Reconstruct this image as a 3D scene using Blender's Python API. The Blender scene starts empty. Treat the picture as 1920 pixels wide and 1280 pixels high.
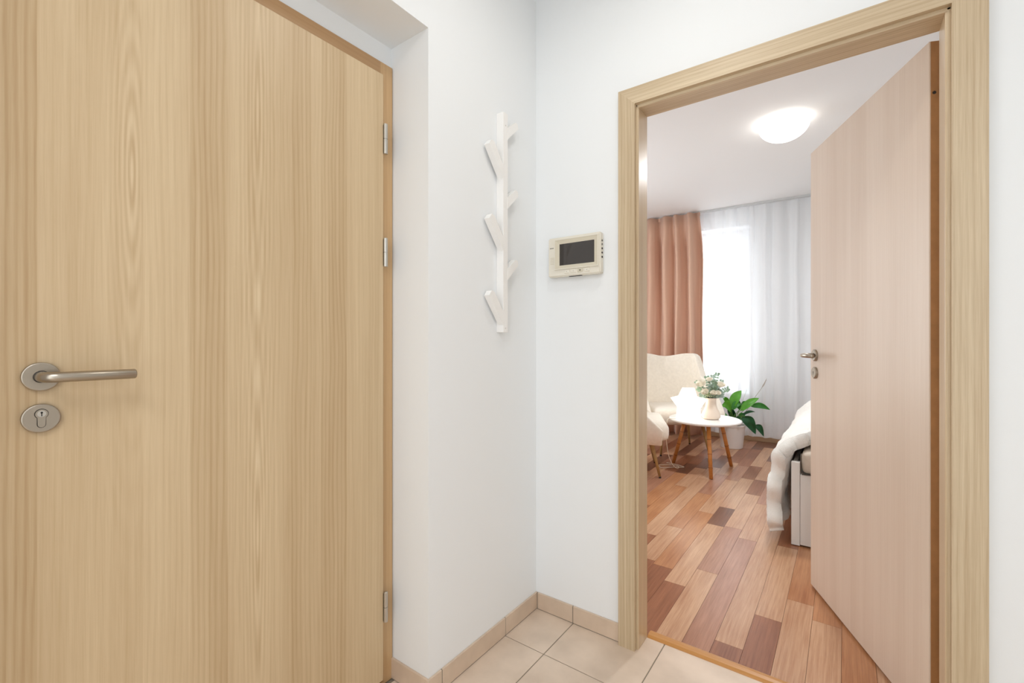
import bpy, bmesh, math, random
from mathutils import Vector, Matrix
rnd = random.Random(7)
C = bpy.context.scene.collection
sc = bpy.context.scene

# ------------------------------------------------------------------ camera
FPX = 854.0
TH = math.atan(623 / 854)
CAMZ = 1.12
cam = bpy.data.cameras.new('camera')
cam.sensor_width = 36; cam.lens = FPX / 1920 * 36
cam.shift_y = -2 / 1920
cam.clip_start = 0.02; cam.clip_end = 200
co = bpy.data.objects.new('camera', cam); C.objects.link(co)
co.location = (0, 0, CAMZ); co.rotation_euler = (math.pi / 2, 0, TH)
sc.camera = co

# ------------------------------------------------------------------ light and exposure
sc.view_settings.view_transform = 'Standard'
sc.view_settings.look = 'None'
sc.view_settings.gamma = 1.0
sc.view_settings.use_curve_mapping = False
sc.view_settings.exposure = 0.17
W = bpy.data.worlds.new('world'); sc.world = W; W.use_nodes = True
W.node_tree.nodes['Background'].inputs[0].default_value = (0.93, 0.97, 1.0, 1)
W.node_tree.nodes['Background'].inputs[1].default_value = 3.5
sc.cycles.max_bounces = 10
sc.cycles.diffuse_bounces = 6
sc.cycles.transparent_max_bounces = 12
sc.cycles.caustics_reflective = False
sc.cycles.caustics_refractive = False
sc.cycles.sample_clamp_indirect = 6


def area(name, loc, rot, sx, sy, power, col=(1, 1, 1), shape='RECTANGLE'):
    l = bpy.data.lights.new(name, 'AREA'); l.shape = shape; l.size = sx; l.size_y = sy
    l.energy = power; l.color = col
    o = bpy.data.objects.new(name, l); C.objects.link(o)
    o.location = loc; o.rotation_euler = rot
    return o


def bulb(name, loc, power, rad, col):
    l = bpy.data.lights.new(name, 'POINT'); l.energy = power; l.shadow_soft_size = rad; l.color = col
    o = bpy.data.objects.new(name, l); C.objects.link(o); o.location = loc
    return o


area('hall_lamp_light', (-0.40, 0.98, 2.50), (0, 0, 0), 0.26, 0.26, 3.0, (1.0, 0.975, 0.92), 'DISK')
area('hall_rear_added_fill', (0.0, -0.75, 2.50), (0, 0, 0), 0.9, 0.9, 16.5, (0.955, 0.975, 1.0), 'DISK')  # added broad overhead fill behind the viewer, softens the hall falloff
# added unseen fill behind the viewer, evens the hall light from the front
area('hall_front_added_fill', (0.15, -1.40, 1.15), (math.radians(90), 0, 0), 1.1, 2.0, 11, (0.86, 0.94, 1.0))
area('room_lamp_light', (-0.335, 3.60, 2.485), (0, 0, 0), 0.26, 0.26, 20, (0.96, 0.98, 1.0), 'DISK')
# daylight falling in through the window
area('window_daylight', (-1.72, 6.32, 1.55), (math.radians(-90), 0, 0), 1.5, 1.9, 28, (0.90, 0.96, 1.0))
# added fill from the unseen left side, brightens door leaf, sheer and bed
area('room_side_added_fill', (-2.93, 3.55, 1.50), (0, math.radians(-90), 0), 1.7, 1.3, 32, (0.90, 0.96, 1.0))


# ------------------------------------------------------------------ helpers
def at(u, v, t):
    """world point seen at photo pixel (u, v) at forward distance t metres"""
    a = (u - 960) / FPX; b = (638 - v) / FPX
    s, c = math.sin(TH), math.cos(TH)
    return Vector(((-s + a * c) * t, (c + a * s) * t, CAMZ + b * t))


def lin(c):
    r = []
    for v in c[:3]:
        v = v / 255
        r.append(v / 12.92 if v <= 0.04045 else ((v + 0.055) / 1.055) ** 2.4)
    return (r[0], r[1], r[2], 1)


def newmat(name):
    m = bpy.data.materials.new(name); m.use_nodes = True
    return m, m.node_tree.nodes, m.node_tree.links, m.node_tree.nodes['Principled BSDF']


def mat(name, col, rough=0.5, metal=0.0, bump=0.0, bscale=200, var=0.0, vscale=6, emit=0, spec=0.5, coat=0, sheen=0, dist=0.002):
    m, N, L, p = newmat(name)
    p.inputs['Base Color'].default_value = lin(col)
    p.inputs['Roughness'].default_value = rough
    p.inputs['Metallic'].default_value = metal
    p.inputs['Specular IOR Level'].default_value = spec
    p.inputs['Coat Weight'].default_value = coat
    p.inputs['Sheen Weight'].default_value = sheen
    if emit:
        p.inputs['Emission Color'].default_value = lin(col); p.inputs['Emission Strength'].default_value = emit
    tc = N.new('ShaderNodeTexCoord')
    if var:
        n = N.new('ShaderNodeTexNoise'); n.inputs['Scale'].default_value = vscale; n.inputs['Detail'].default_value = 4
        L.new(tc.outputs['Object'], n.inputs['Vector'])
        r = N.new('ShaderNodeValToRGB')
        c = lin(col)
        r.color_ramp.elements[0].position = 0.3; r.color_ramp.elements[1].position = 0.7
        r.color_ramp.elements[0].color = (c[0] * (1 - var), c[1] * (1 - var * 1.1), c[2] * (1 - var * 1.2), 1)
        r.color_ramp.elements[1].color = (min(1, c[0] * (1 + var * .5)), min(1, c[1] * (1 + var * .5)), min(1, c[2] * (1 + var * .5)), 1)
        L.new(n.outputs['Fac'], r.inputs[0]); L.new(r.outputs[0], p.inputs['Base Color'])
    if bump:
        n = N.new('ShaderNodeTexNoise'); n.inputs['Scale'].default_value = bscale; n.inputs['Detail'].default_value = 3
        L.new(tc.outputs['Object'], n.inputs['Vector'])
        b = N.new('ShaderNodeBump'); b.inputs['Strength'].default_value = bump; b.inputs['Distance'].default_value = dist
        L.new(n.outputs['Fac'], b.inputs['Height']); L.new(b.outputs[0], p.inputs['Normal'])
    return m


def math_node(N, L, op, a, b=None, c=None):
    n = N.new('ShaderNodeMath'); n.operation = op
    for i, x in enumerate((a, b, c)):
        if x is None: continue
        if isinstance(x, (int, float)): n.inputs[i].default_value = x
        else: L.new(x, n.inputs[i])
    return n.outputs[0]


def wood(name, light, dark, axis='Z', strips=None, rough=0.42, grain=1.0, cathedral=0.0, objrand=False, knots=False, coat=0.0, wscale=1.0, figures=()):
    """laminate / timber grain running along `axis` in object space.
    strips: list of (start position across the grain, tone 0..1)"""
    m, N, L, p = newmat(name)
    p.inputs['Roughness'].default_value = rough
    p.inputs['Coat Weight'].default_value = coat
    p.inputs['Coat Roughness'].default_value = 0.25
    tc = N.new('ShaderNodeTexCoord'); sep = N.new('ShaderNodeSeparateXYZ')
    L.new(tc.outputs['Object'], sep.inputs[0])
    X, Y, Z = sep.outputs
    if axis == 'Z': w, g = math_node(N, L, 'ADD', X, Y), Z
    elif axis == 'X': w, g = math_node(N, L, 'ADD', Z, Y), X
    else: w, g = math_node(N, L, 'ADD', X, Z), Y
    off = 0.0
    if objrand:
        oi = N.new('ShaderNodeObjectInfo')
        off = math_node(N, L, 'MULTIPLY', oi.outputs['Random'], 37.0)

    def vec(sw, sg, sy=0.0):
        cx = N.new('ShaderNodeCombineXYZ')
        L.new(math_node(N, L, 'MULTIPLY', w, sw), cx.inputs[0])
        L.new(math_node(N, L, 'MULTIPLY', g, sg), cx.inputs[1])
        if off: L.new(off, cx.inputs[2])
        else: cx.inputs[2].default_value = sy
        return cx.outputs[0]

    def noise(v, detail=3, rough=.5):
        n = N.new('ShaderNodeTexNoise'); n.inputs['Scale'].default_value = 1.0
        n.inputs['Detail'].default_value = detail; n.inputs['Roughness'].default_value = rough
        L.new(v, n.inputs['Vector']); return n.outputs['Fac']
    fine = noise(vec(420 * wscale, 7), 4, .6)
    med = noise(vec(70 * wscale, 1.2, 3.1), 3)
    broad = noise(vec(12 * wscale, 2.2 if objrand else .5, 7.7), 3)
    if objrand: med = noise(vec(55, 3.2, 3.1), 5, .65)
    # growth rings: sine across, warped slowly along the grain
    warp = noise(vec(6 * wscale, 1.3, 11.0), 2)
    ph = math_node(N, L, 'ADD', math_node(N, L, 'MULTIPLY', w, 520 * wscale), math_node(N, L, 'MULTIPLY', warp, 14 + 90 * cathedral))
    ring = math_node(N, L, 'SINE', ph)
    ring = math_node(N, L, 'MULTIPLY_ADD', ring, 0.5, 0.5)
    ring = math_node(N, L, 'POWER', ring, 2.0)
    f = math_node(N, L, 'MULTIPLY', math_node(N, L, 'SUBTRACT', fine, 0.5), 0.75 * grain)
    f = math_node(N, L, 'ADD', f, math_node(N, L, 'MULTIPLY', math_node(N, L, 'SUBTRACT', med, 0.5), 0.75 * grain))
    f = math_node(N, L, 'ADD', f, math_node(N, L, 'MULTIPLY', math_node(N, L, 'SUBTRACT', broad, 0.5), 1.1 if objrand else 0.6))
    ringamt = 0.16 * grain + 0.15 * cathedral
    rr = math_node(N, L, 'MULTIPLY', math_node(N, L, 'SUBTRACT', ring, 0.4), ringamt)
    if strips:
        lo, hi = strips[0][0], strips[-1][0] + 0.2
        mr = N.new('ShaderNodeMapRange'); mr.inputs['From Min'].default_value = lo; mr.inputs['From Max'].default_value = hi
        L.new(w, mr.inputs['Value'])
        cr = N.new('ShaderNodeValToRGB'); cr.color_ramp.interpolation = 'CONSTANT'
        els = cr.color_ramp.elements
        for i, (pos, tone, ra) in enumerate(strips):
            e = els[i] if i < 2 else els.new(0.99)
            e.position = (pos - lo) / (hi - lo); e.color = (tone, ra, 0, 1)
        L.new(mr.outputs[0], cr.inputs[0])
        s2 = N.new('ShaderNodeSeparateColor'); L.new(cr.outputs[0], s2.inputs[0])
        f = math_node(N, L, 'ADD', f, math_node(N, L, 'SUBTRACT', s2.outputs[0], 0.5))
        rr = math_node(N, L, 'MULTIPLY', rr, math_node(N, L, 'MULTIPLY', s2.outputs[1], 2.0))
    for (cw, cz, rw, rz_, wmax) in figures:      # flame figure: nested ovals around a heart line
        dx = math_node(N, L, 'DIVIDE', math_node(N, L, 'SUBTRACT', w, cw), rw)
        dz = math_node(N, L, 'DIVIDE', math_node(N, L, 'SUBTRACT', g, cz), rz_)
        dd_ = math_node(N, L, 'SQRT', math_node(N, L, 'ADD', math_node(N, L, 'MULTIPLY', dx, dx), math_node(N, L, 'MULTIPLY', dz, dz)))
        dd_ = math_node(N, L, 'ADD', dd_, math_node(N, L, 'MULTIPLY', warp, 0.8))
        sn = math_node(N, L, 'SINE', math_node(N, L, 'MULTIPLY', dd_, 10.0))
        fall = math_node(N, L, 'POWER', 2.718, math_node(N, L, 'MULTIPLY', dd_, -0.55))
        inside = math_node(N, L, 'LESS_THAN', w, wmax)
        f = math_node(N, L, 'ADD', f, math_node(N, L, 'MULTIPLY', math_node(N, L, 'MULTIPLY', sn, fall), math_node(N, L, 'MULTIPLY', inside, 0.30)))
    if objrand: rr = math_node(N, L, 'MULTIPLY', rr, 0.45)
    f = math_node(N, L, 'ADD', f, rr)
    f = math_node(N, L, 'ADD', f, 0.45)
    mx = N.new('ShaderNodeValToRGB')
    mx.color_ramp.elements[0].position = 0.0; mx.color_ramp.elements[0].color = lin(light)
    mx.color_ramp.elements[1].position = 1.0; mx.color_ramp.elements[1].color = lin(dark)
    L.new(f, mx.inputs[0]); L.new(mx.outputs[0], p.inputs['Base Color'])
    b = N.new('ShaderNodeBump'); b.inputs['Strength'].default_value = 0.10; b.inputs['Distance'].default_value = 0.0008
    L.new(fine, b.inputs['Height']); L.new(b.outputs[0], p.inputs['Normal'])
    return m


def root_of(o):
    while o.parent: o = o.parent
    return o


def wmat(o):
    return Matrix.Translation(o.location) @ o.rotation_euler.to_matrix().to_4x4()


def link(name, bm, m, parent=None, local=False, smooth=False, mods=None):
    if parent is not None and not local:
        bm.transform(wmat(root_of(parent)).inverted())
    me = bpy.data.meshes.new(name)
    bmesh.ops.recalc_face_normals(bm, faces=bm.faces)
    bm.to_mesh(me); bm.free()
    me.materials.append(m)
    if smooth:
        for p in me.polygons: p.use_smooth = True
    o = bpy.data.objects.new(name, me); C.objects.link(o)
    if parent is not None: o.parent = parent
    return o


def tag(o, label=None, cat=None, group=None, kind=None):
    if label: o['label'] = label
    if cat: o['category'] = cat
    if group: o['group'] = group
    if kind: o['kind'] = kind
    return o


def thing(name, loc, rz=0, label=None, cat=None, group=None, kind=None):
    o = bpy.data.objects.new(name, None); C.objects.link(o)
    o.empty_display_size = 0.1
    o.location = loc; o.rotation_euler = (0, 0, rz)
    return tag(o, label, cat, group, kind)


def box(bm, x0, x1, y0, y1, z0, z1):
    v = [bm.verts.new((x, y, z)) for x in (x0, x1) for y in (y0, y1) for z in (z0, z1)]
    for f in ((0, 1, 3, 2), (4, 6, 7, 5), (0, 4, 5, 1), (2, 3, 7, 6), (0, 2, 6, 4), (1, 5, 7, 3)):
        bm.faces.new([v[i] for i in f])
    return v


def boxes(name, lst, m, parent=None, bevel=0.0, local=False, seg=2, smooth=False):
    bm = bmesh.new()
    for b in lst: box(bm, *b)
    if bevel:
        bmesh.ops.bevel(bm, geom=list(bm.edges), offset=bevel, segments=seg, affect='EDGES', profile=0.5)
    return link(name, bm, m, parent, local, smooth)


def cyl(bm, p0, p1, r0, r1=None, n=16, caps=True):
    p0, p1 = Vector(p0), Vector(p1); r1 = r0 if r1 is None else r1
    d = (p1 - p0).normalized()
    a = d.orthogonal().normalized(); b = d.cross(a)
    ra, rb = [], []
    for i in range(n):
        t = 2 * math.pi * i / n; q = a * math.cos(t) + b * math.sin(t)
        ra.append(bm.verts.new(p0 + q * r0)); rb.append(bm.verts.new(p1 + q * r1))
    for i in range(n):
        j = (i + 1) % n
        bm.faces.new((ra[i], ra[j], rb[j], rb[i]))
    if caps:
        bm.faces.new(ra[::-1]); bm.faces.new(rb)


def tube(bm, pts, r, n=8, closed=False):
    """swept tube; r float or list"""
    pts = [Vector(p) for p in pts]
    rings = []
    up = None
    for i, p in enumerate(pts):
        if i == 0: d = pts[1] - pts[0]
        elif i == len(pts) - 1: d = pts[-1] - pts[-2]
        else: d = pts[i + 1] - pts[i - 1]
        d.normalize()
        if up is None: up = d.orthogonal().normalized()
        up = (up - d * up.dot(d)).normalized()
        b = d.cross(up)
        rad = r[i] if isinstance(r, (list, tuple)) else r
        rings.append([bm.verts.new(p + (up * math.cos(2 * math.pi * k / n) + b * math.sin(2 * math.pi * k / n)) * rad) for k in range(n)])
    for i in range(len(rings) - 1):
        for k in range(n):
            bm.faces.new((rings[i][k], rings[i][(k + 1) % n], rings[i + 1][(k + 1) % n], rings[i + 1][k]))
    bm.faces.new(rings[0][::-1]); bm.faces.new(rings[-1])


def lathe(bm, c, prof, n=40, cap0=True, cap1=True):
    """prof: [(r, z)] about the vertical through c"""
    rings = []
    for r, z in prof:
        rings.append([bm.verts.new((c[0] + r * math.cos(2 * math.pi * k / n), c[1] + r * math.sin(2 * math.pi * k / n), c[2] + z)) for k in range(n)])
    for i in range(len(rings) - 1):
        for k in range(n):
            bm.faces.new((rings[i][k], rings[i][(k + 1) % n], rings[i + 1][(k + 1) % n], rings[i + 1][k]))
    if cap0: bm.faces.new(rings[0][::-1])
    if cap1: bm.faces.new(rings[-1])


def prism(bm, poly, axis, a0, a1):
    """extrude 2-D polygon; axis 'y': poly in xz, 'x': poly in yz, 'z': poly in xy"""
    def P(p, a):
        return {'y': (p[0], a, p[1]), 'x': (a, p[0], p[1]), 'z': (p[0], p[1], a)}[axis]
    A = [bm.verts.new(P(p, a0)) for p in poly]; Bv = [bm.verts.new(P(p, a1)) for p in poly]
    bm.faces.new(A[::-1]); bm.faces.new(Bv)
    for i in range(len(poly)):
        j = (i + 1) % len(poly)
        bm.faces.new((A[i], A[j], Bv[j], Bv[i]))


def bevel_all(bm, off, seg=2, angle=0.5):
    es = [e for e in bm.edges if len(e.link_faces) == 2 and e.calc_face_angle(0) > angle]
    bmesh.ops.bevel(bm, geom=es, offset=off, segments=seg, affect='EDGES', profile=0.5)


def subsurf(o, lv=2):
    s = o.modifiers.new('subsurf', 'SUBSURF'); s.levels = lv; s.render_levels = lv
    return o


# ------------------------------------------------------------------ materials
M_wall = mat('wall_paint', (238, 240, 241), 0.85, bump=0.12, bscale=260, spec=0.2, dist=0.001)
M_roomwall = mat('room_wall_paint', (236, 237, 238), 0.85, bump=0.1, bscale=260, spec=0.2, dist=0.001)
M_ceil = mat('ceiling_paint', (238, 238, 238), 0.9, spec=0.2)
M_tile = mat('ceramic_tile', (224, 205, 186), 0.36, var=0.14, vscale=7, bump=0.05, bscale=60)
M_skirt = mat('ceramic_skirting', (212, 191, 170), 0.4, var=0.10, vscale=11)
M_grout = mat('grout', (140, 130, 116), 0.9)
M_steel = mat('brushed_steel', (172, 162, 148), 0.32, metal=1.0, bump=0.08, bscale=500, dist=0.0005)
M_steel_dark = mat('dark_brown_metal', (60, 55, 50), 0.5, metal=0.6)  # one dark brown metal shared by hinges, rings, screws and small parts
M_nickel = mat('satin_nickel', (200, 196, 188), 0.3, metal=1.0)
M_white = mat('white_lacquer', (243, 241, 238), 0.4)
M_black = mat('black_rubber', (30, 28, 27), 0.6)
M_mdf = mat('leaf_edge_brown', (170, 120, 72), 0.6, var=0.12, vscale=30)

# entry door leaf: strips across (world y minus hinge origin -> local)
OAK_L, OAK_D = (221, 199, 164), (168, 136, 94)
E0 = 0.07     # entry door root y
M_entry = wood('oak_laminate_entry_door', OAK_L, OAK_D, 'Z', strips=[
    (0.000, 0.68, 1.0), (0.110, 0.50, 0.3), (0.265, 0.44, 0.5), (0.352, 0.62, 0.9), (0.429, 0.44, 0.4),
    (0.585, 0.60, 0.8), (0.640, 0.50, 0.4), (0.669, 0.61, 0.9), (0.751, 0.40, 0.3)], grain=0.55, cathedral=0.04, rough=0.42, figures=((.249, 1.47, .012, .16, .265), (.50, 1.70, .014, .34, .585), (.50, .62, .012, .30, .585)))
M_oak_v = wood('oak_laminate_vertical', (218, 200, 170), (168, 141, 106), 'Z', grain=1.0)
M_oak_h = wood('oak_laminate_horizontal', (218, 200, 170), (168, 141, 106), 'X', grain=1.0)
M_frame_v = wood('oak_frame_vertical', (214, 182, 138), (176, 136, 92), 'Z', grain=0.45)
M_frame_h = wood('oak_frame_horizontal', (196, 160, 118), (160, 120, 80), 'Y', grain=0.45)
M_leaf2 = wood('oak_laminate_room_door', (230, 214, 198), (200, 175, 153), 'Z', strips=[
    (0.0, 0.45, .3), (0.11, 0.52, .4), (0.21, 0.46, .3), (0.33, 0.55, .4), (0.44, 0.47, .3), (0.55, 0.53, .4), (0.68, 0.47, .3)], grain=0.35, rough=.38)
M_jamb = wood('oak_laminate_jamb', (220, 200, 168), (174, 144, 106), 'Z', grain=0.6, rough=.33, coat=.3)
M_strip = wood('oak_threshold_strip', (206, 150, 84), (176, 118, 58), 'X', grain=0.5, rough=0.35)
M_base_far = wood('oak_baseboard', (214, 184, 148), (160, 124, 92), 'X', grain=0.5)
PL = {}
for k, (l, d) in dict(light=((212, 172, 138), (164, 112, 78)), tan=((200, 146, 104), (150, 92, 56)),
                      pink=((188, 140, 114), (140, 92, 68)), red=((168, 112, 80), (114, 66, 42)),
                      dark=((140, 96, 74), (90, 56, 42))).items():
    PL[k] = wood('floor_plank_' + k, l, d, 'Y', grain=1.3, cathedral=0.10, objrand=True, rough=0.28, wscale=0.7)

# ------------------------------------------------------------------ the setting: hall
XA = -1.045; YB = 1.605; H = 2.62; YR = 1.69
RY = 0.991; RX = -1.222; RZ = 2.092
HX1 = 0.98; HY0 = -1.45
sw = boxes('wall_left', [(XA - .3, XA, RY, YB, 0, H), (XA - .3, XA, HY0, -.05, 0, H), (XA - .3, XA, -.05, RY, RZ, H),
                         (RX - .12, RX, -.05, RY, 2.024, RZ), (RX - .12, RX, -.05, .0445, 0, 2.024)], M_wall)
tag(sw, 'white plastered hall wall around the recessed entry door', 'wall', kind='structure')
OX0, OX1, OZ = -0.622, 0.231, 1.982     # rough opening for the room door
w2 = boxes('wall_center', [(XA - .3, OX0, YB, YR, 0, H), (OX1, HX1 + .1, YB, YR, 0, H), (OX0, OX1, YB, YR, OZ, H)], M_wall)
tag(w2, 'white partition wall carrying the video intercom and the room door', 'wall', kind='structure')
tag(boxes('wall_right', [(HX1, HX1 + .1, HY0, YB, 0, H)], M_wall), 'white hall wall facing the entry door', 'wall', kind='structure')
tag(boxes('wall_rear', [(XA - .3, HX1 + .1, HY0 - .1, HY0, 0, H)], M_wall), 'white wall closing the hall behind the viewer', 'wall', kind='structure')
tag(boxes('ceiling', [(XA - .3, HX1 + .1, HY0 - .1, YR, H, H + .1)], M_ceil), 'white hall ceiling', 'ceiling', kind='structure')
# outer side of the entry door opening
tag(boxes('wall_outer', [(RX - .3, RX - .13, -.1, RY + .05, 0, RZ + .1)], M_wall), 'wall of the stairwell outside the entry door', 'wall', kind='structure')

# hall floor, tiles
fl = thing('floor', (0, 0, 0), 0, 'beige ceramic tile floor of the hall', 'floor', kind='structure')
boxes('grout_bed', [(XA - .2, HX1, HY0, YR, -.06, -.0025)], M_grout, fl)
GJ = 0.0035
xs = [-1.201 + 0.333 * k for k in range(0, 8)]; ys = [1.382 - 0.333 * k for k in range(-1, 10)]
for i in range(len(xs) - 1):
    for j in range(len(ys) - 1):
        x0, x1 = xs[i] + GJ / 2, xs[i + 1] - GJ / 2
        y1, y0 = ys[j] - GJ / 2, ys[j + 1] + GJ / 2
        if i == 0 and y0 > RY - .05: x0 = XA + 0.001
        if i == 0 and y1 > RY and y0 < RY: pass
        x1 = min(x1, HX1); y0 = max(y0, HY0); y1 = min(y1, YR + .004)
        if x1 - x0 < 0.02 or y1 - y0 < 0.02: continue
        lst = []
        if y1 > YB and False: pass
        bm = bmesh.new(); box(bm, x0, x1, y0, y1, -0.012, 0.0)
        bmesh.ops.bevel(bm, geom=[e for e in bm.edges if all(v.co.z > -0.001 for v in e.verts)], offset=0.0012, segments=1, affect='EDGES')
        link('tile', bm, M_tile, fl)

# tile skirting
TS = 0.008
bl = thing('baseboard_left', (XA, 1.28, 0), 0, 'beige tile skirting along the wall with the coat rack', 'baseboard', kind='structure')
for y0, y1 in ((RY - TS, 1.0430), (1.0465, 1.3805), (1.3838, YB - .0015)):
    boxes('tile', [(XA, XA + TS, y0, y1, 0.003, 0.0685)], M_skirt, bl, bevel=0.001, seg=1)
boxes('tile', [(RX + .004, XA, RY - TS, RY, 0.003, 0.0685)], M_skirt, bl, bevel=0.001, seg=1)
boxes('grout_line', [(XA, XA + TS - .002, RY - .006, YB, 0, 0.0672), (RX, XA, RY - .006, RY, 0, .067)], M_grout, bl)
bc = thing('baseboard_center', (-.85, YB, 0), 0, 'beige tile skirting below the video intercom', 'baseboard', kind='structure')
for x0, x1 in ((XA + TS + .0035, -.8700), (-.8665, -.6735)):
    boxes('tile', [(x0, x1, YB - TS, YB, 0.003, 0.0685)], M_skirt, bc, bevel=0.001, seg=1)
boxes('grout_line', [(XA + TS, -.6705, YB - TS + .002, YB, 0, 0.0672)], M_grout, bc)

# ------------------------------------------------------------------ entry door (door_1)
d1 = thing('door_1', (-1.215, E0, 0), 0, 'light oak flush entry door with steel lever, closed, in a deep recess', 'door', kind='structure')
LX0, LX1 = -1.238, -1.195
L0, L1, LZ = 0.098, 0.938, 1.973
bm = bmesh.new(); box(bm, LX0, LX1, L0, L1, 0.030, LZ)
bmesh.ops.bevel(bm, geom=list(bm.edges), offset=0.0015, segments=1, affect='EDGES')
leaf1 = link('door_leaf', bm, M_entry, d1)
FX = -1.212
boxes('frame_side', [(FX - .08, FX, L1 + .0015, RY - .003, 0, LZ + .050)], M_frame_v, d1, bevel=.0015)
boxes('frame_side', [(FX - .08, FX, L0 - .055, L0 - .0015, 0, LZ + .050)], M_frame_v, d1, bevel=.0015)
boxes('frame_head', [(FX - .08, FX, L0 - .0015, L1 + .0015, LZ + .0015, LZ + .050)], M_frame_h, d1, bevel=.0015)
boxes('threshold', [(FX - .08, FX + .022, L0, L1 + .005, 0, .022)], M_frame_h, d1, bevel=.006, seg=3)
# hinges
for z0, z1 in ((1.7187, 1.8146), (1.357, 1.448), (0.2165, 0.3110)):
    bm = bmesh.new(); zm = (z0 + z1) / 2
    cyl(bm, (LX1 + .003, L1 + .006, z0), (LX1 + .003, L1 + .006, zm - .0008), .0068, n=16)
    cyl(bm, (LX1 + .003, L1 + .006, zm + .0008), (LX1 + .003, L1 + .006, z1), .0068, n=16)
    cyl(bm, (LX1 + .003, L1 + .006, zm - .001), (LX1 + .003, L1 + .006, zm + .001), .0050, n=12)
    cyl(bm, (LX1 + .003, L1 + .006, z1), (LX1 + .003, L1 + .006, z1 + .002), .0068, .004, n=16)
    h = link('hinge', bm, M_nickel, d1)
    boxes('hinge_leaf', [(LX1 - .012, LX1 + .001, L1 - .001, L1 + .002, z0 + .004, z1 - .004)], M_steel_dark, h)
# lever handle
HY, HZ = 0.166, 1.0535


def disc_x(bm, x, y, z, r, th, dirn=1, n=40, rb=0.002):
    prof = [(r, 0), (r, th - rb), (r - rb * .3, th - rb * .3), (r - rb, th), (0.0001, th)]
    rings = []
    for rr, t in prof:
        rings.append([bm.verts.new((x + dirn * t, y + rr * math.cos(2 * math.pi * k / n), z + rr * math.sin(2 * math.pi * k / n))) for k in range(n)])
    for i in range(len(rings) - 1):
        for k in range(n):
            bm.faces.new((rings[i][k], rings[i][(k + 1) % n], rings[i + 1][(k + 1) % n], rings[i + 1][k]))


hd = bmesh.new()
tube(hd, [(LX1 + .006, HY, HZ), (LX1 + .028, HY, HZ), (LX1 + .038, HY + .003, HZ), (LX1 + .044, HY + .009, HZ), (LX1 + .046, HY + .018, HZ),
          (LX1 + .046, HY + .04, HZ), (LX1 + .046, HY + .126, HZ), (LX1 + .046, HY + .128, HZ)],
     [.0098, .0098, .0096, .0095, .0095, .0095, .0095, .0078], n=24)
lever = link('door_handle', hd, M_steel, d1, smooth=False)
for p in lever.data.polygons: p.use_smooth = len(p.vertices) == 4
bm = bmesh.new(); disc_x(bm, LX1, HY, HZ, .0262, .0075)
link('rosette', bm, M_steel, lever)
bm = bmesh.new(); disc_x(bm, LX1 + .0074, HY, HZ, .0118, .0008)
link('rosette_ring', bm, M_steel_dark, lever)
CZ = 0.9775
bm = bmesh.new(); disc_x(bm, LX1, HY, CZ, .0262, .0075)
lk = link('lock_plate', bm, M_steel, d1)
X = LX1 + .0075


def euro(bm, x0, x1, r, w, drop, cz, cy, n=20):
    poly = []
    for k in range(n + 1):
        a = math.radians(-50 + 280 * k / n); poly.append((cy + r * math.cos(a), cz + r * math.sin(a)))
    poly = [(cy + r * math.cos(math.radians(-50 + 280 * k / n)), cz + r * math.sin(math.radians(-50 + 280 * k / n))) for k in range(n + 1)]
    low = []
    for k in range(9):
        a = math.radians(180 + 180 * k / 8); low.append((cy + w * math.cos(a), cz - drop + w * math.sin(a)))
    poly += low
    prism(bm, poly, 'x', x0, x1)


bm = bmesh.new(); euro(bm, X - .001, X + .0004, .0094, .0060, .0195, CZ + .008, HY)
link('cylinder_gap', bm, M_steel_dark, lk)
bm = bmesh.new(); euro(bm, X - .001, X + .0020, .0084, .0050, .0195, CZ + .008, HY)
link('lock_cylinder', bm, M_steel, lk)
bm = bmesh.new(); cyl(bm, (X + .0019, HY, CZ + .0085), (X + .0026, HY, CZ + .0085), .0058, n=24)
link('cylinder_core', bm, M_nickel, lk)
bm = bmesh.new(); cyl(bm, (X + .0024, HY, CZ + .0105), (X + .0029, HY, CZ + .0105), .0017, n=12)
box(bm, X + .0024, X + .0029, HY - .0007, HY + .0007, CZ + .004, CZ + .011)
link('keyhole', bm, M_black, lk)

# ------------------------------------------------------------------ room door (door_2)
d2 = thing('door_2', (-0.2, YB, 0), 0, 'light oak door frame with moulded casing between hall and room', 'door frame', kind='structure')
JX0, JX1, JZ = -0.601, 0.209, 1.9625
CI0, CI1, CZI = -0.610, 0.2195, 1.973
CO0, CO1, CZO = -0.672, 0.2855, 2.033
YC = 1.584


def casing_part(poly, m, grainname):
    bm = bmesh.new(); prism(bm, poly, 'y', YC, YB + .001); bevel_all(bm, .003, 2)
    return link(grainname, bm, m, d2)


casing_part([(CO0, 0), (CI0, 0), (CI0, CZI), (CO0, CZO)], M_oak_v, 'casing_side')
casing_part([(CI1, 0), (CO1, 0), (CO1, CZO), (CI1, CZI)], M_oak_v, 'casing_side')
casing_part([(CO0, CZO), (CI0, CZI), (CI1, CZI), (CO1, CZO)], M_oak_h, 'casing_head')
# jamb lining with a small lip next to the casing
boxes('jamb_side', [(OX0, JX0, YB - .004, YR + .001, 0, JZ + .001)], M_jamb, d2, bevel=.002)
boxes('jamb_side', [(JX1, OX1, YB - .004, YR + .001, 0, JZ + .001)], M_jamb, d2, bevel=.002)
boxes('jamb_head', [(OX0, OX1, YB - .004, YR + .001, JZ, OZ)], M_oak_h, d2, bevel=.002)
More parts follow.
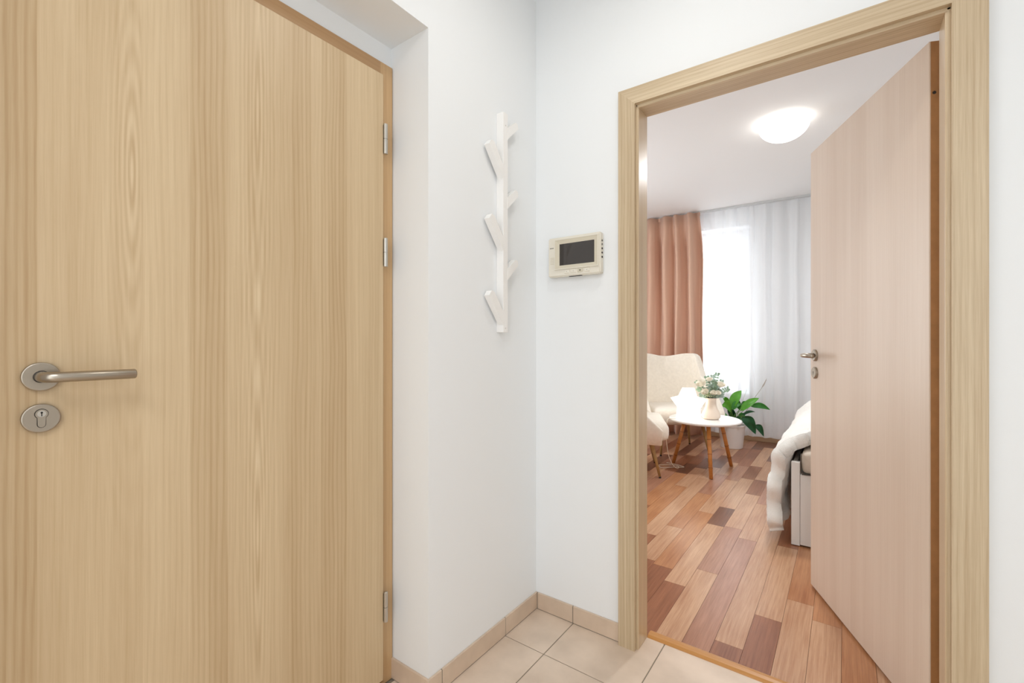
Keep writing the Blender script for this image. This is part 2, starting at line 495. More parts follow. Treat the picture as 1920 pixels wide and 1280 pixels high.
# rebate bead along the jamb
boxes('bead', [(CI0 - .001, JX0 - .003, YB - .005, YB, 0, CZI)], M_oak_v, d2, bevel=.0015)
boxes('bead', [(JX1 + .003, CI1 + .001, YB - .005, YB, 0, CZI)], M_oak_v, d2, bevel=.0015)
boxes('bead', [(CI0 - .001, CI1 + .001, YB - .005, YB, JZ + .003, CZI + .001)], M_oak_h, d2, bevel=.0015)
# room side casing
boxes('rear_casing', [(CO0, JX0 - .012, YR, YR + .014, 0, CZO - .01)], M_oak_v, d2, bevel=.002)
boxes('rear_casing', [(JX1 + .012, CO1, YR, YR + .014, 0, CZO - .01)], M_oak_v, d2, bevel=.002)
boxes('rear_casing', [(JX0 - .012, JX1 + .012, YR, YR + .014, JZ + .012, CZO - .01)], M_oak_h, d2, bevel=.002)
# threshold strip
bm = bmesh.new()
prism(bm, [(YR - .002, 0.0), (YR + .000, .003), (YR + .008, .0075), (YR + .022, .009), (YR + .036, .0075), (YR + .044, .003), (YR + .046, 0.0)], 'x', JX0 + .0005, JX1 - .0005)
tag(link('threshold_strip', bm, M_strip, d2), 'orange-brown wooden transition strip')

# the leaf, swung into the room
lf = thing('door_3', (0.196, 1.752, 0), math.atan2(.917, -.400), 'pale oak door leaf standing open into the room, lever near its free edge', 'door', kind='structure')
LW = 0.80
bm = bmesh.new(); box(bm, 0, LW, -.040, 0, .010, 1.973)
bmesh.ops.bevel(bm, geom=list(bm.edges), offset=.0012, segments=1, affect='EDGES')
leaf2 = link('door_leaf', bm, M_leaf2, lf, local=True)
tag(boxes('hinge_edge', [(-.0015, .0005, -.0395, -.0035, .012, 1.971)], M_mdf, lf, local=True), 'brown unlipped edge on the hinge side')
bm = bmesh.new(); cyl(bm, (-.0017, -.011, 1.825), (-.0030, -.011, 1.825), .0045, n=12)
link('hinge_screw', bm, M_steel_dark, lf, local=True)
sp = LW - .050
# lever
bm = bmesh.new()
tube(bm, [(sp, .006, 1.0535), (sp, .040, 1.0535), (sp - .003, .050, 1.0535), (sp - .010, .056, 1.0535), (sp - .02, .058, 1.0535), (sp - .120, .058, 1.0535)],
     [.0095, .0095, .0095, .0093, .0093, .0093], n=16)
lv = link('door_handle', bm, M_steel, lf, local=True, smooth=True)


def disc_y(bm, x, y, z, r, th, n=28):
    cyl(bm, (x, y, z), (x, y + th * .7, z), r, n=n); cyl(bm, (x, y + th * .7, z), (x, y + th, z), r, r - .003, n=n)


bm = bmesh.new(); disc_y(bm, sp, 0, 1.0535, .026, .009); link('rosette', bm, M_steel, lv, local=True)
bm = bmesh.new(); disc_y(bm, sp, 0, .976, .026, .009); kp = link('keyhole_plate', bm, M_steel, lf, local=True)
bm = bmesh.new(); cyl(bm, (sp, .0085, .979), (sp, .0096, .979), .003, n=12); box(bm, sp - .0012, sp + .0012, .0085, .0096, .968, .979)
link('keyhole', bm, M_black, kp, local=True)
bm = bmesh.new(); box(bm, LW - .0005, LW + .0015, -.030, -.010, .90, 1.12); link('lock_face_plate', bm, M_nickel, lf, local=True)
for hz in (.25, 1.75):
    bm = bmesh.new(); cyl(bm, (-.006, -.046, hz), (-.006, -.046, hz + .09), .007, n=12)
    link('hinge', bm, M_nickel, lf, local=True)

# ------------------------------------------------------------------ the setting: room
FX0, FX1, FY1, FZ = -2.95, 1.32, 5.71, 2.62
NX0, NX1, NZ0, NZ1 = -2.50, -0.862, 0.50, 2.42     # window niche
tag(boxes('wall_far', [(FX0 - .1, NX0, FY1, FY1 + .5, 0, FZ), (NX1, FX1 + .1, FY1, FY1 + .5, 0, FZ), (NX0, NX1, FY1, FY1 + .5, 0, NZ0), (NX0, NX1, FY1, FY1 + .5, NZ1, FZ)], M_roomwall),
    'white room wall with the window behind the sheer curtain', 'wall', kind='structure')
tag(boxes('wall_far_left', [(FX0 - .1, FX0, YR, FY1, 0, FZ)], M_roomwall), 'white room wall beyond the armchairs', 'wall', kind='structure')
tag(boxes('wall_far_right', [(FX1, FX1 + .1, YR, FY1, 0, FZ)], M_roomwall), 'white room wall along the bed', 'wall', kind='structure')
tag(boxes('wall_center_left', [(FX0 - .1, XA - .3, YB, YR, 0, FZ)], M_roomwall), 'white partition wall of the room left of its doorway', 'wall', kind='structure')
tag(boxes('wall_center_right', [(HX1 + .1, FX1 + .1, YB, YR, 0, FZ)], M_roomwall), 'white partition wall of the room at the bed end', 'wall', kind='structure')
tag(boxes('ceiling', [(FX0 - .1, FX1 + .1, YR, FY1 + .5, FZ, FZ + .1)], M_ceil), 'white ceiling of the room with the dome lamp', 'ceiling', kind='structure')
bb = boxes('baseboard_far', [(FX0, FX1, FY1 - .016, FY1, 0, .058)], M_base_far, bevel=.003)
tag(bb, 'oak-look baseboard under the sheer curtain on the window wall', 'baseboard', kind='structure')

# window
M_frame_w = mat('window_paint', (240, 242, 244), 0.45)
gm, N, L, p = newmat('window_glass')
tr = N.new('ShaderNodeBsdfTransparent'); gl = N.new('ShaderNodeBsdfGlossy'); gl.inputs['Roughness'].default_value = .02
mx = N.new('ShaderNodeMixShader'); mx.inputs[0].default_value = .06
L.new(tr.outputs[0], mx.inputs[1]); L.new(gl.outputs[0], mx.inputs[2]); L.new(mx.outputs[0], N['Material Output'].inputs[0])
M_glass = gm
wn = thing('window_1', ((NX0 + NX1) / 2, 5.98, NZ0), 0, 'white casement window with transom behind the sheer curtain', 'window', kind='structure')
WY0, WY1 = 5.95, 6.02
TZ0, TZ1 = 1.62, 1.72
boxes('window_frame', [(NX0, NX0 + .07, WY0, WY1, NZ0, NZ1), (NX1 - .09, NX1, WY0, WY1, NZ0, NZ1), (NX0 + .07, NX1 - .09, WY0, WY1, NZ1 - .13, NZ1),
                       (NX0 + .07, NX1 - .09, WY0, WY1, NZ0, NZ0 + .07), (NX0 + .07, NX1 - .09, WY0 - .01, WY1, TZ0, TZ1)], M_frame_w, wn, bevel=.003, seg=1)
mid = (NX0 + .07 + NX1 - .09) / 2
boxes('mullion', [(mid - .045, mid + .045, WY0 - .012, WY1, NZ0 + .07, TZ0), (mid - .045, mid + .045, WY0 - .012, WY1, TZ1, NZ1 - .13)], M_frame_w, wn, bevel=.003, seg=1)
for xa, xb in ((NX0 + .07, mid - .045), (mid + .045, NX1 - .09)):
    for za, zb in ((NZ0 + .07, TZ0), (TZ1, NZ1 - .13)):
        s = .055; yA, yB = WY0 - .006, WY1 - .02
        sash = boxes('sash', [(xa, xa + s, yA, yB, za, zb), (xb - s, xb, yA, yB, za, zb), (xa + s, xb - s, yA, yB, za, za + s), (xa + s, xb - s, yA, yB, zb - s, zb)], M_frame_w, wn, bevel=.002, seg=1)
        boxes('glazing_bar', [((xa + xb) / 2 - .011, (xa + xb) / 2 + .011, yA + .01, yB - .01, za + s, zb - s)], M_frame_w, sash)
        boxes('pane', [(xa + s, xb - s, WY0 + .025, WY0 + .029, za + s, zb - s)], M_glass, sash)
boxes('window_sill', [(NX0 + .002, NX1 - .002, FY1 - .03, WY0, NZ0, NZ0 + .025)], M_frame_w, wn, bevel=.004)

w2_ = thing('added_window', (FX0, 3.55, .6), 0, 'white window frame added out of view on the room side wall around the fill light', 'window', kind='structure')  # added unseen frame, dresses the side fill light on a solid wall
boxes('window_frame', [(FX0, FX0 + .05, 2.83, 2.90, .58, 2.42), (FX0, FX0 + .05, 4.20, 4.27, .58, 2.42), (FX0, FX0 + .05, 2.90, 4.20, .58, .65), (FX0, FX0 + .05, 2.90, 4.20, 2.35, 2.42),
                       (FX0 + .022, FX0 + .05, 3.52, 3.58, .65, 2.35)], M_frame_w, w2_, bevel=.003, seg=1)

# room floor planks
fr = thing('floor', (0, 0, 0), 0, 'oak-look plank floor of the room in mixed brown tones', 'floor', kind='structure')
boxes('floor_bed', [(FX0, FX1, YR + .0045, FY1, -.06, -.0045)], mat('floor_underlay', (96, 66, 50), .8), fr)
PW = 0.096; PX = -0.200
known = {
    -1: [(1.73, 2.30, 'light'), (2.30, 3.1, 'tan')],
    -2: [(1.73, 2.185, 'light'), (2.185, 2.9, 'tan')],
    -3: [(1.73, 2.6, 'tan')],
    0: [(1.73, 2.092, 'red'), (2.092, 2.87, 'light'), (2.87, 3.45, 'red')],
    1: [(1.73, 1.825, 'red'), (1.825, 3.112, 'light'), (3.112, 3.46, 'light'), (3.46, 3.9, 'red')],
    2: [(1.73, 2.85, 'pink'), (2.85, 3.52, 'light'), (3.52, 4.0, 'pink'), (4.0, 4.6, 'light')],
    3: [(1.73, 2.341, 'light'), (2.341, 2.98, 'pink'), (2.98, 3.70, 'light'), (3.70, 4.12, 'red'), (4.12, 4.8, 'light')],
    4: [(1.73, 2.139, 'red'), (2.139, 2.96, 'light'), (2.96, 3.309, 'dark'), (3.309, 4.1, 'light'), (4.1, 4.55, 'red')],
    5: [(1.73, 2.266, 'red'), (2.266, 3.142, 'tan'), (3.142, 3.985, 'light'), (3.985, 4.5, 'pink')],
    6: [(1.73, 2.3, 'red'), (2.3, 2.787, 'light'), (2.787, 3.52, 'tan'), (3.52, 4.1, 'pink')],
    7: [(1.73, 2.60, 'red'), (2.60, 3.90, 'light'), (3.90, 4.3, 'light'), (4.3, 4.8, 'dark')],
    8: [(1.73, 2.7, 'light'), (2.7, 3.60, 'tan'), (3.60, 4.2, 'light'), (4.2, 4.6, 'dark')],
    9: [(1.73, 3.05, 'red'), (3.05, 3.95, 'tan'), (3.95, 4.3, 'dark')],
}
names = ['light', 'tan', 'pink', 'red', 'dark']
rest = {k: bmesh.new() for k in names}
cnt = 0
i0 = math.ceil((PX - FX1) / PW) - 1
i1 = int((PX - FX0) / PW) + 1
prev = None
for i in range(i0, i1 + 1):
    xb_, xa_ = PX - PW * i, PX - PW * (i + 1)
    xb_ = min(xb_, FX1); xa_ = max(xa_, FX0)
    if xb_ - xa_ < .01: continue
    segs = list(known.get(i, []))
    y = segs[-1][1] if segs else YR + .005
    first = not segs
    while y < FY1 - .02:
        ln = rnd.uniform(.40, .95)
        if first: ln = rnd.uniform(.2, .9); first = False
        y2 = min(y + ln, FY1)
        if FY1 - y2 < .15: y2 = FY1
        t = rnd.choices(names, [5, 3, 4, 3, 2])[0]
        if t == prev: t = rnd.choice(names)
        prev = t
        segs.append((y, y2, t)); y = y2
    for (ya, yb, t) in segs:
        if ya == 1.73: ya = YR + .005
        e = .0005
        vis = (-2.05 < xa_ < 0.12)
        bm = bmesh.new() if vis else rest[t]
        box(bm, xa_ + e, xb_ - e, ya + e, yb - e, -.006, 0.0)
        if vis:
            link('plank', bm, PL[t], fr); cnt += 1
for t in names:
    o = link('plank_field', rest[t], PL[t], fr); o['kind'] = 'stuff'
print('PLANKS', cnt)

# ------------------------------------------------------------------ coat rack
cr = thing('coat_rack', (XA, 1.348, 1.15), 0, 'white wooden wall coat rack with six branching pegs, beside the entry door', 'coat rack')
Y0, Y1_, XF = 1.334, 1.3625, -1.013
boxes('upright', [(XA + .0005, XF, Y0, Y1_, 1.150, 1.962)], M_white, cr, bevel=.0012)
for k, z in enumerate((1.713, 1.449, 1.176)):      # toward the door
    bm = bmesh.new()
    prism(bm, [(Y0 + .002, z - .002), (Y0 - .082, z + .104), (Y0 - .068, z + .122), (Y0 - .052, z + .118), (Y0 + .002, z + .048)], 'x', -1.036, XF + .001)
    bevel_all(bm, .002)
    link('peg', bm, M_white, cr)
for k, z in enumerate((1.868, 1.610, 1.345)):      # toward the corner
    bm = bmesh.new()
    prism(bm, [(Y1_ - .002, z), (Y1_ + .066, z + .062), (Y1_ + .062, z + .080), (Y1_ + .050, z + .083), (Y1_ - .002, z + .042)], 'x', -1.036, XF + .001)
    bevel_all(bm, .002)
    link('peg', bm, M_white, cr)
bm = bmesh.new(); cyl(bm, (XF - .001, 1.348, 1.915), (XF + .0008, 1.348, 1.915), .003, n=10)
M_cap = mat('screw_cap', (222, 218, 212), .5)
link('screw_cap', bm, M_cap, cr)
bm = bmesh.new(); cyl(bm, (XF - .001, 1.348, 1.165), (XF + .0008, 1.348, 1.165), .003, n=10)
link('screw_cap', bm, M_cap, cr)

# ------------------------------------------------------------------ intercom
M_ivory = mat('ivory_plastic', (230, 224, 210), .42)
M_ivory2 = mat('ivory_plastic_dark', (212, 204, 184), .42)
M_screen = mat('dark_screen', (46, 40, 37), .08, spec=.6, coat=.5)
M_print = mat('grey_print', (120, 116, 108), .6)
ic = thing('video_intercom', (-.848, YB, 1.372), 0, 'ivory video intercom with dark screen on the wall beside the room door', 'intercom')
IX0, IX1, IZ0, IZ1, IY = -.966, -.738, 1.373, 1.529, YB - .032
bm = bmesh.new(); box(bm, IX0, IX1, IY, YB - .004, IZ0, IZ1)
bmesh.ops.bevel(bm, geom=list(bm.edges), offset=.004, segments=3, affect='EDGES')
link('body', bm, M_ivory, ic)
boxes('back_plate', [(IX0 + .012, IX1 - .004, YB - .006, YB, IZ0 + .003, IZ1 - .006)], M_ivory2, ic)
# raised bezel ring
BX0, BX1, BZ0, BZ1 = -.932, -.7475, 1.4035, 1.517
SX0, SX1, SZ0, SZ1 = -.913, -.7625, 1.4165, 1.501


def ring_xz(bm, o, i, y_o, y_i, y_back):
    A = [(o[0], o[2]), (o[1], o[2]), (o[1], o[3]), (o[0], o[3])]; Bq = [(i[0], i[2]), (i[1], i[2]), (i[1], i[3]), (i[0], i[3])]
    va = [bm.verts.new((x, y_o, z)) for x, z in A]; vb = [bm.verts.new((x, y_i, z)) for x, z in Bq]
    vc = [bm.verts.new((x, y_back, z)) for x, z in A]; vd = [bm.verts.new((x, y_back, z)) for x, z in Bq]
    for k in range(4):
        j = (k + 1) % 4
        bm.faces.new((va[k], va[j], vb[j], vb[k])); bm.faces.new((vc[k], vc[j], va[j], va[k])); bm.faces.new((vb[k], vb[j], vd[j], vd[k])); bm.faces.new((vd[k], vd[j], vc[j], vc[k]))


bm = bmesh.new(); ring_xz(bm, (BX0, BX1, BZ0, BZ1), (SX0, SX1, SZ0, SZ1), IY - .004, IY - .001, IY + .001); bz = link('bezel', bm, M_ivory2, ic)
bm = bmesh.new(); ring_xz(bm, (BX0 - .003, BX1 + .003, BZ0 - .003, BZ1 + .003), (BX0, BX1, BZ0, BZ1), IY - .005, IY - .005, IY + .001); link('bezel_rim', bm, M_ivory, bz)
boxes('screen', [(SX0, SX1, IY - .0012, IY + .001, SZ0, SZ1)], M_screen, ic)
for k, (x, m) in enumerate(((-.880, M_ivory), (-.851, M_ivory), (-.822, M_ivory2), (-.793, M_ivory))):
    b_ = boxes('button', [(x - .011, x + .011, IY - .0025, IY + .001, 1.384, 1.398)], m, ic, bevel=.001)
    boxes('button_mark', [(x - (.0035 if k == 2 else .0015), x + (.0035 if k == 2 else .0015), IY - .0030, IY - .002, 1.3895, 1.3925 if k == 2 else 1.3910)], M_steel_dark if k == 2 else M_print, b_)
for z in (1.435, 1.451, 1.467, 1.483, 1.497):
    bm = bmesh.new(); cyl(bm, (IX1 - .001, IY + .014, z), (IX1 + .0025, IY + .014, z), .0036, n=12)
    link('side_knob', bm, M_steel_dark if z < 1.48 else M_print, ic)
boxes('speaker_slots', [(IX0 + .010, IX0 + .028, IY - .0006, IY + .001, 1.424 + .0062 * k, 1.4262 + .0062 * k) for k in range(5)], M_ivory2, ic)
boxes('maker_print', [(IX0 + .0085, IX0 + .0135, IY - .0005, IY, 1.4870, 1.4905), (IX0 + .015, IX0 + .019, IY - .0005, IY, 1.4870, 1.4905), (IX0 + .0205, IX0 + .0245, IY - .0005, IY, 1.4870, 1.4905)], M_print, ic)
boxes('microphone_slot', [(-.875, -.82, IY + .006, IY + .014, IZ0 - .002, IZ0 + .001)], M_black, ic)

# ------------------------------------------------------------------ ceiling lamps
M_lamp = mat('lit_opal_glass', (255, 252, 246), .4, emit=3.2)


def dome(label, x, y, r, h, zc=FZ):
    t = thing('ceiling_lamp', (x, y, zc), 0, label, 'ceiling lamp')
    bm = bmesh.new(); lathe(bm, (x, y, zc), [(r * .86, 0), (r * .86, -.02), (r * .84, -.022)], n=48); link('lamp_base', bm, M_white, t, smooth=False)
    prof = [(r * .90, -.008), (r, -.018)] + [(r * math.cos(a), -.018 - (h - .018) * math.sin(a)) for a in [math.pi / 2 * k / 12 for k in range(1, 12)]] + [(.001, -h)]
    bm = bmesh.new(); lathe(bm, (x, y, zc), prof, n=48, cap0=False, cap1=False)
    return link('lamp_shade', bm, M_lamp, t, smooth=True)


# the room lamp (its light source sits inside the opal shade)
s_ = dome('round opal glass ceiling lamp, lit, on the ceiling of the room', -.335, 3.62, .155, .132)
s_.visible_shadow = True
# ------------------------------------------------------------------ curtain rail and curtains
tr_ = boxes('curtain_rail', [(FX0 + .02, FX1 - .02, 5.555, 5.625, FZ - .018, FZ)], mat('rail_grey', (205, 207, 207), .4), bevel=.002)
tag(tr_, 'pale grey ceiling curtain rail along the window wall', 'curtain rail')


def fabric(name, x0, x1, yc, zb, zt, amp, nf, m, seed, nx=260, nz=14, taper=0.0, x_shift=0.0):
    r = random.Random(seed)
    # irregular folds: piecewise phase
    ph = [0.0]; widths = [r.uniform(.55, 1.5) for _ in range(nf)]; tot = sum(widths)
    amps = [r.uniform(.6, 1.25) for _ in range(nf)]
    edges = [0]
    for w in widths: edges.append(edges[-1] + w / tot)
    bm = bmesh.new(); g = []
    for j in range(nz + 1):
        fz = j / nz; row = []
        for i in range(nx + 1):
            s = i / nx
            k = min(nf - 1, max(0, next((q - 1 for q in range(1, nf + 1) if s <= edges[q] + 1e-9), nf - 1)))
            loc = (s - edges[k]) / (edges[k + 1] - edges[k])
            a = amp * amps[k] * (0.55 + 0.45 * (1 - fz)) if fz > .9 else amp * amps[k]
            yy = yc - a * math.sin(math.pi * loc) ** 1.0 * (1 if k % 2 == 0 else -1) * (1 + .15 * math.sin(3 * fz + k))
            yy += .004 * math.sin(40 * s + 5 * fz)
            xx = x0 + (x1 - x0) * s + .006 * math.sin(3 * fz * math.pi + k * 1.7)
            if taper and s > .5: xx -= taper * max(0, (fz - .75) / .25) ** 1.5 * (s - .5) * 2
            row.append(bm.verts.new((xx, yy, zb + (zt - zb) * fz)))
        g.append(row)
    for j in range(nz):
        for i in range(nx):
            bm.faces.new((g[j][i], g[j][i + 1], g[j + 1][i + 1], g[j + 1][i]))
    return link(name, bm, m, smooth=True)


M_pink = mat('dusty_pink_cloth', (216, 176, 152), .85, bump=.15, bscale=900, dist=.0006, sheen=.2)
pc = fabric('curtain', -2.40, -1.305, 5.50, .03, FZ - .022,   .075, 12, M_pink, 23, taper=.045)
tag(pc, 'dusty pink floor-length curtain hanging behind the far armchair', 'curtain')
so = pc.modifiers.new('s', 'SOLIDIFY'); so.thickness = .003
hb = boxes('heading_tape', [(-2.33, -1.35, 5.545, 5.552, FZ - .06, FZ - .016)], M_pink)
hb.parent = pc
sm, N, L, p = newmat('sheer_voile')
tr = N.new('ShaderNodeBsdfTransparent'); tl = N.new('ShaderNodeBsdfTranslucent'); df = N.new('ShaderNodeBsdfDiffuse')
tl.inputs[0].default_value = (.94, .95, .97, 1); df.inputs[0].default_value = (.97, .975, .985, 1)
m1 = N.new('ShaderNodeMixShader'); m1.inputs[0].default_value = .30
L.new(df.outputs[0], m1.inputs[1]); L.new(tl.outputs[0], m1.inputs[2])
m2 = N.new('ShaderNodeMixShader'); m2.inputs[0].default_value = .70
L.new(tr.outputs[0], m2.inputs[1]); L.new(m1.outputs[0], m2.inputs[2]); L.new(m2.outputs[0], N['Material Output'].inputs[0])
sh = fabric('sheer_curtain', -2.60, 1.25, 5.605, .066, FZ - .019, .022, 58, sm, 5, nx=900, nz=8)
tag(sh, 'white sheer voile curtain covering the window wall', 'sheer curtain')

# ------------------------------------------------------------------ armchairs
M_boucle = mat('cream_boucle', (241, 232, 218), .95, bump=.55, bscale=170, dist=.004, var=.05, vscale=40, sheen=.3)
M_leg = mat('olive_oak_leg', (172, 136, 84), .5, var=.12, vscale=40)


def shell_mesh():
    bm = bmesh.new(); nu, nv = 60, 8
    cols = []
    for i in range(nu + 1):
        s = -1 + 2 * i / nu
        # plan: U open toward +y, rounded back corners
        A = abs(s); sg = 1 if s > 0 else -1
        hw = .335
        hw = .305
        if A < .40: x = hw * .86 * (A / .40); y = -.30 + .02 * (A / .40) ** 2
        elif A < .52:
            a = (A - .40) / .12 * math.pi / 2; x = hw * .86 + hw * .14 * math.sin(a); y = -.28 + .06 * (1 - math.cos(a))
        else: x = hw + .035 * math.sin((A - .52) / .48 * 2.2); y = -.22 + .49 * (A - .52) / .48
        x *= sg
        # top height
        if A < .43: zt = .945 + .033 * math.sin(min(1, A / .36) * math.pi / 2) ** 2
        elif A < .52: q = (A - .43) / .09; zt = .978 - .050 * q ** 2.2
        elif A < .60: q = (A - .52) / .08; zt = .928 - .178 * q
        else: q = (A - .60) / .40; zt = .750 - .340 * q ** 1.15
        col = []
        for j in range(nv + 1):
            f = j / nv; z = .300 + (zt - .300) * f
            lean = (.085 * f * (1 - min(1, A / .62))) if A < .62 else 0
            fl = (.035 * math.sin(f * math.pi * .5)) if A > .3 else .012
            under = .05 * (1 - f) ** 3
            col.append(bm.verts.new((x * (1 + fl / .33 * .5) * (1 - under / .33), y - lean + under * (.6 if y < -.1 else 0), z)))
        cols.append(col)
    for i in range(nu):
        for j in range(nv):
            bm.faces.new((cols[i][j], cols[i + 1][j], cols[i + 1][j + 1], cols[i][j + 1]))
    bmesh.ops.recalc_face_normals(bm, faces=bm.faces)
    return bm


def rounded_block(bm, x0, x1, y0, y1, z0, z1, r=.05, nx=8, crown=.02):
    v = box(bm, x0, x1, y0, y1, z0, z1)
    bmesh.ops.bevel(bm, geom=list(bm.edges), offset=r, segments=5, affect='EDGES', profile=.5)


def armchair(loc, rz, label):
    t = thing('armchair', loc, rz, label, 'armchair', group='cream boucle wing armchairs by the round table')
    sh_ = link('shell', shell_mesh(), M_boucle, t, local=True, smooth=True)
    s = sh_.modifiers.new('s', 'SOLIDIFY'); s.thickness = .065; s.offset = 0
    b = sh_.modifiers.new('b', 'BEVEL'); b.width = .028; b.segments = 4; b.limit_method = 'ANGLE'; b.angle_limit = math.radians(50)
    bm = bmesh.new(); box(bm, -.292, .292, -.25, .33, .305, .455)
    bmesh.ops.bevel(bm, geom=list(bm.edges), offset=.055, segments=5, affect='EDGES', profile=.5)
    for v in bm.verts:
        if v.co.z > .44: v.co.z += .018 * (1 - (v.co.x / .3) ** 2)
    link('seat', bm, M_boucle, t, local=True, smooth=True)
    for sx, sy in ((-1, 1), (1, 1), (-1, -1), (1, -1)):
        bm = bmesh.new(); top = Vector((sx * .19, sy * .19, .315)); ft = Vector((sx * .235, sy * .26, .012))
        cyl(bm, top, ft, .0185, .0095, n=14)
        lg = link('leg', bm, M_leg, t, local=True)
        for p in lg.data.polygons: p.use_smooth = len(p.vertices) == 4
        bm = bmesh.new(); cyl(bm, ft + Vector((0, 0, .0)), (ft.x + sx * .002, ft.y + sy * .002, 0), .0098, .009, n=12)
        link('foot_tip', bm, M_black, lg, local=True)
    return t


armchair((-1.395, 4.765, 0), math.radians(-54.8 - 90), 'cream boucle wing armchair in front of the pink curtain, facing the doorway')
armchair((-1.545, 3.815, 0), math.radians(23.6 - 90), 'cream boucle wing armchair nearer the doorway, cut off by the door frame')

# ------------------------------------------------------------------ round table
M_top = mat('white_table_top', (246, 245, 243), .22, coat=.3)
M_bamboo = mat('bamboo', (200, 132, 66), .4, var=.14, vscale=35)
M_node = mat('bamboo_node', (150, 92, 44), .5)
tc_ = Vector((-.982, 4.190, 0))
tb = thing('side_table', tc_, 0, 'round white side table on three bamboo legs between the armchairs', 'table')
bm = bmesh.new(); lathe(bm, (tc_.x, tc_.y, 0), [(.280, .418), (.290, .424), (.294, .433), (.292, .439), (.286, .442)], n=72)
link('tabletop', bm, M_top, tb)
for fx, fy in ((-.869, 3.92), (-.812, 4.424), (-1.262, 4.227)):
    f0 = Vector((fx, fy, 0)); dirv = f0 - tc_; tp = tc_ + dirv * .60 + Vector((0, 0, .419))
    bm = bmesh.new()
    cyl(bm, tp, f0, .0175, .0150, n=16)
    lg = link('leg', bm, M_bamboo, tb)
    for p in lg.data.polygons: p.use_smooth = len(p.vertices) == 4
    for q in (.28, .55, .80):
        c = tp.lerp(f0, q); dd = (f0 - tp).normalized()
        bm = bmesh.new(); cyl(bm, c - dd * .003, c + dd * .003, .0178, n=16)
        link('bamboo_ring', bm, M_node, lg)
TT = .442

# star lamp
M_star = mat('lit_star_shade', (255, 248, 236), .5, emit=2.2)
sl = Vector((-1.098, 4.115, TT))
st = thing('star_lamp', sl, math.radians(18), 'glowing white star-shaped table lamp beside the vase on the side table', 'lamp')
k_ = 3.98 / 854
outline = [(-21.5, 0), (22, 0), (20, 19), (31, 37), (15, 41), (10.5, 56.5), (-10.5, 56.5), (-17.5, 41), (-31, 37), (-19.5, 21)]
bm = bmesh.new()
front = [bm.verts.new((x * k_, -.022, z * k_)) for x, z in outline]
back = [bm.verts.new((x * k_, .022, z * k_)) for x, z in outline]
cf = bm.verts.new((0, -.045, 27 * k_)); cb = bm.verts.new((0, .045, 27 * k_))
n = len(outline)
for i in range(n):
    j = (i + 1) % n
    bm.faces.new((front[i], front[j], cf)); bm.faces.new((back[j], back[i], cb)); bm.faces.new((front[i], back[i], back[j], front[j]))
bevel_all(bm, .004, 2, 0.9)
link('star_shade', bm, M_star, st, local=True)
cord_pts = [sl + Vector((-.02, .03, .012)), Vector((-1.13, 4.06, .447)), Vector((-1.20, 3.985, .447)), Vector((-1.232, 3.965, .435)), Vector((-1.240, 3.958, .35)), Vector((-1.238, 3.965, .22)),
            Vector((-1.222, 3.99, .10)), Vector((-1.19, 4.03, .02)), Vector((-1.17, 4.08, .006)), Vector((-1.20, 4.14, .006)), Vector((-1.29, 4.12, .006)), Vector((-1.34, 4.05, .006)),
            Vector((-1.28, 4.00, .006)), Vector((-1.19, 4.07, .012)), Vector((-1.14, 4.13, .006)), Vector((-1.20, 4.17, .006)), Vector((-1.31, 4.19, .006))]


def smooth_path(P, n=6):
    out = []
    for i in range(len(P) - 1):
        p0 = P[max(0, i - 1)]; p1 = P[i]; p2 = P[i + 1]; p3 = P[min(len(P) - 1, i + 2)]
        for k in range(n):
            t = k / n
            out.append(.5 * ((2 * p1) + (p2 - p0) * t + (2 * p0 - 5 * p1 + 4 * p2 - p3) * t * t + (3 * p1 - p0 - 3 * p2 + p3) * t ** 3))
    out.append(P[-1]); return out


bm = bmesh.new(); tube(bm, smooth_path(cord_pts), .0028, n=6); link('cord', bm, mat('cream_cord', (236, 226, 208), .6), st, smooth=True)
bm = bmesh.new(); box(bm, -1.252, -1.224, 3.948, 3.964, .27, .325); bmesh.ops.bevel(bm, geom=list(bm.edges), offset=.004, segments=2, affect='EDGES')
link('cord_switch', bm, mat('cream_switch', (236, 226, 208), .5), st)

# vase and bouquet
vs = Vector((-.931, 4.197, TT))
bm = bmesh.new()
prof = [(.050, 0), (.062, .003), (.072, .012), (.0765, .026), (.074, .042), (.064, .066), (.052, .092), (.044, .120), (.0415, .150), (.042, .172), (.046, .182), (.0435, .183), (.038, .172), (.0375, .150), (.041, .12), (.05, .09)]
lathe(bm, vs, prof, n=48, cap1=False)
va = link('vase', bm, mat('beige_ceramic', (232, 214, 196), .5), smooth=True)
tag(va, 'matte beige flared ceramic vase on the side table', 'vase')
bq = thing('bouquet', vs + Vector((0, 0, .10)), 0, 'bouquet of pale roses and grey-green eucalyptus standing in the beige vase', 'flowers')
M_rose = mat('cream_petal', (252, 246, 232), .7, sheen=.2)
M_euc = [mat('eucalyptus_green', (150, 176, 150), .7, var=.15, vscale=60), mat('eucalyptus_blue', (168, 188, 174), .7, var=.15, vscale=60), mat('berry_green', (196, 204, 160), .7)]
M_stem = mat('dark_stem', (92, 96, 66), .7)


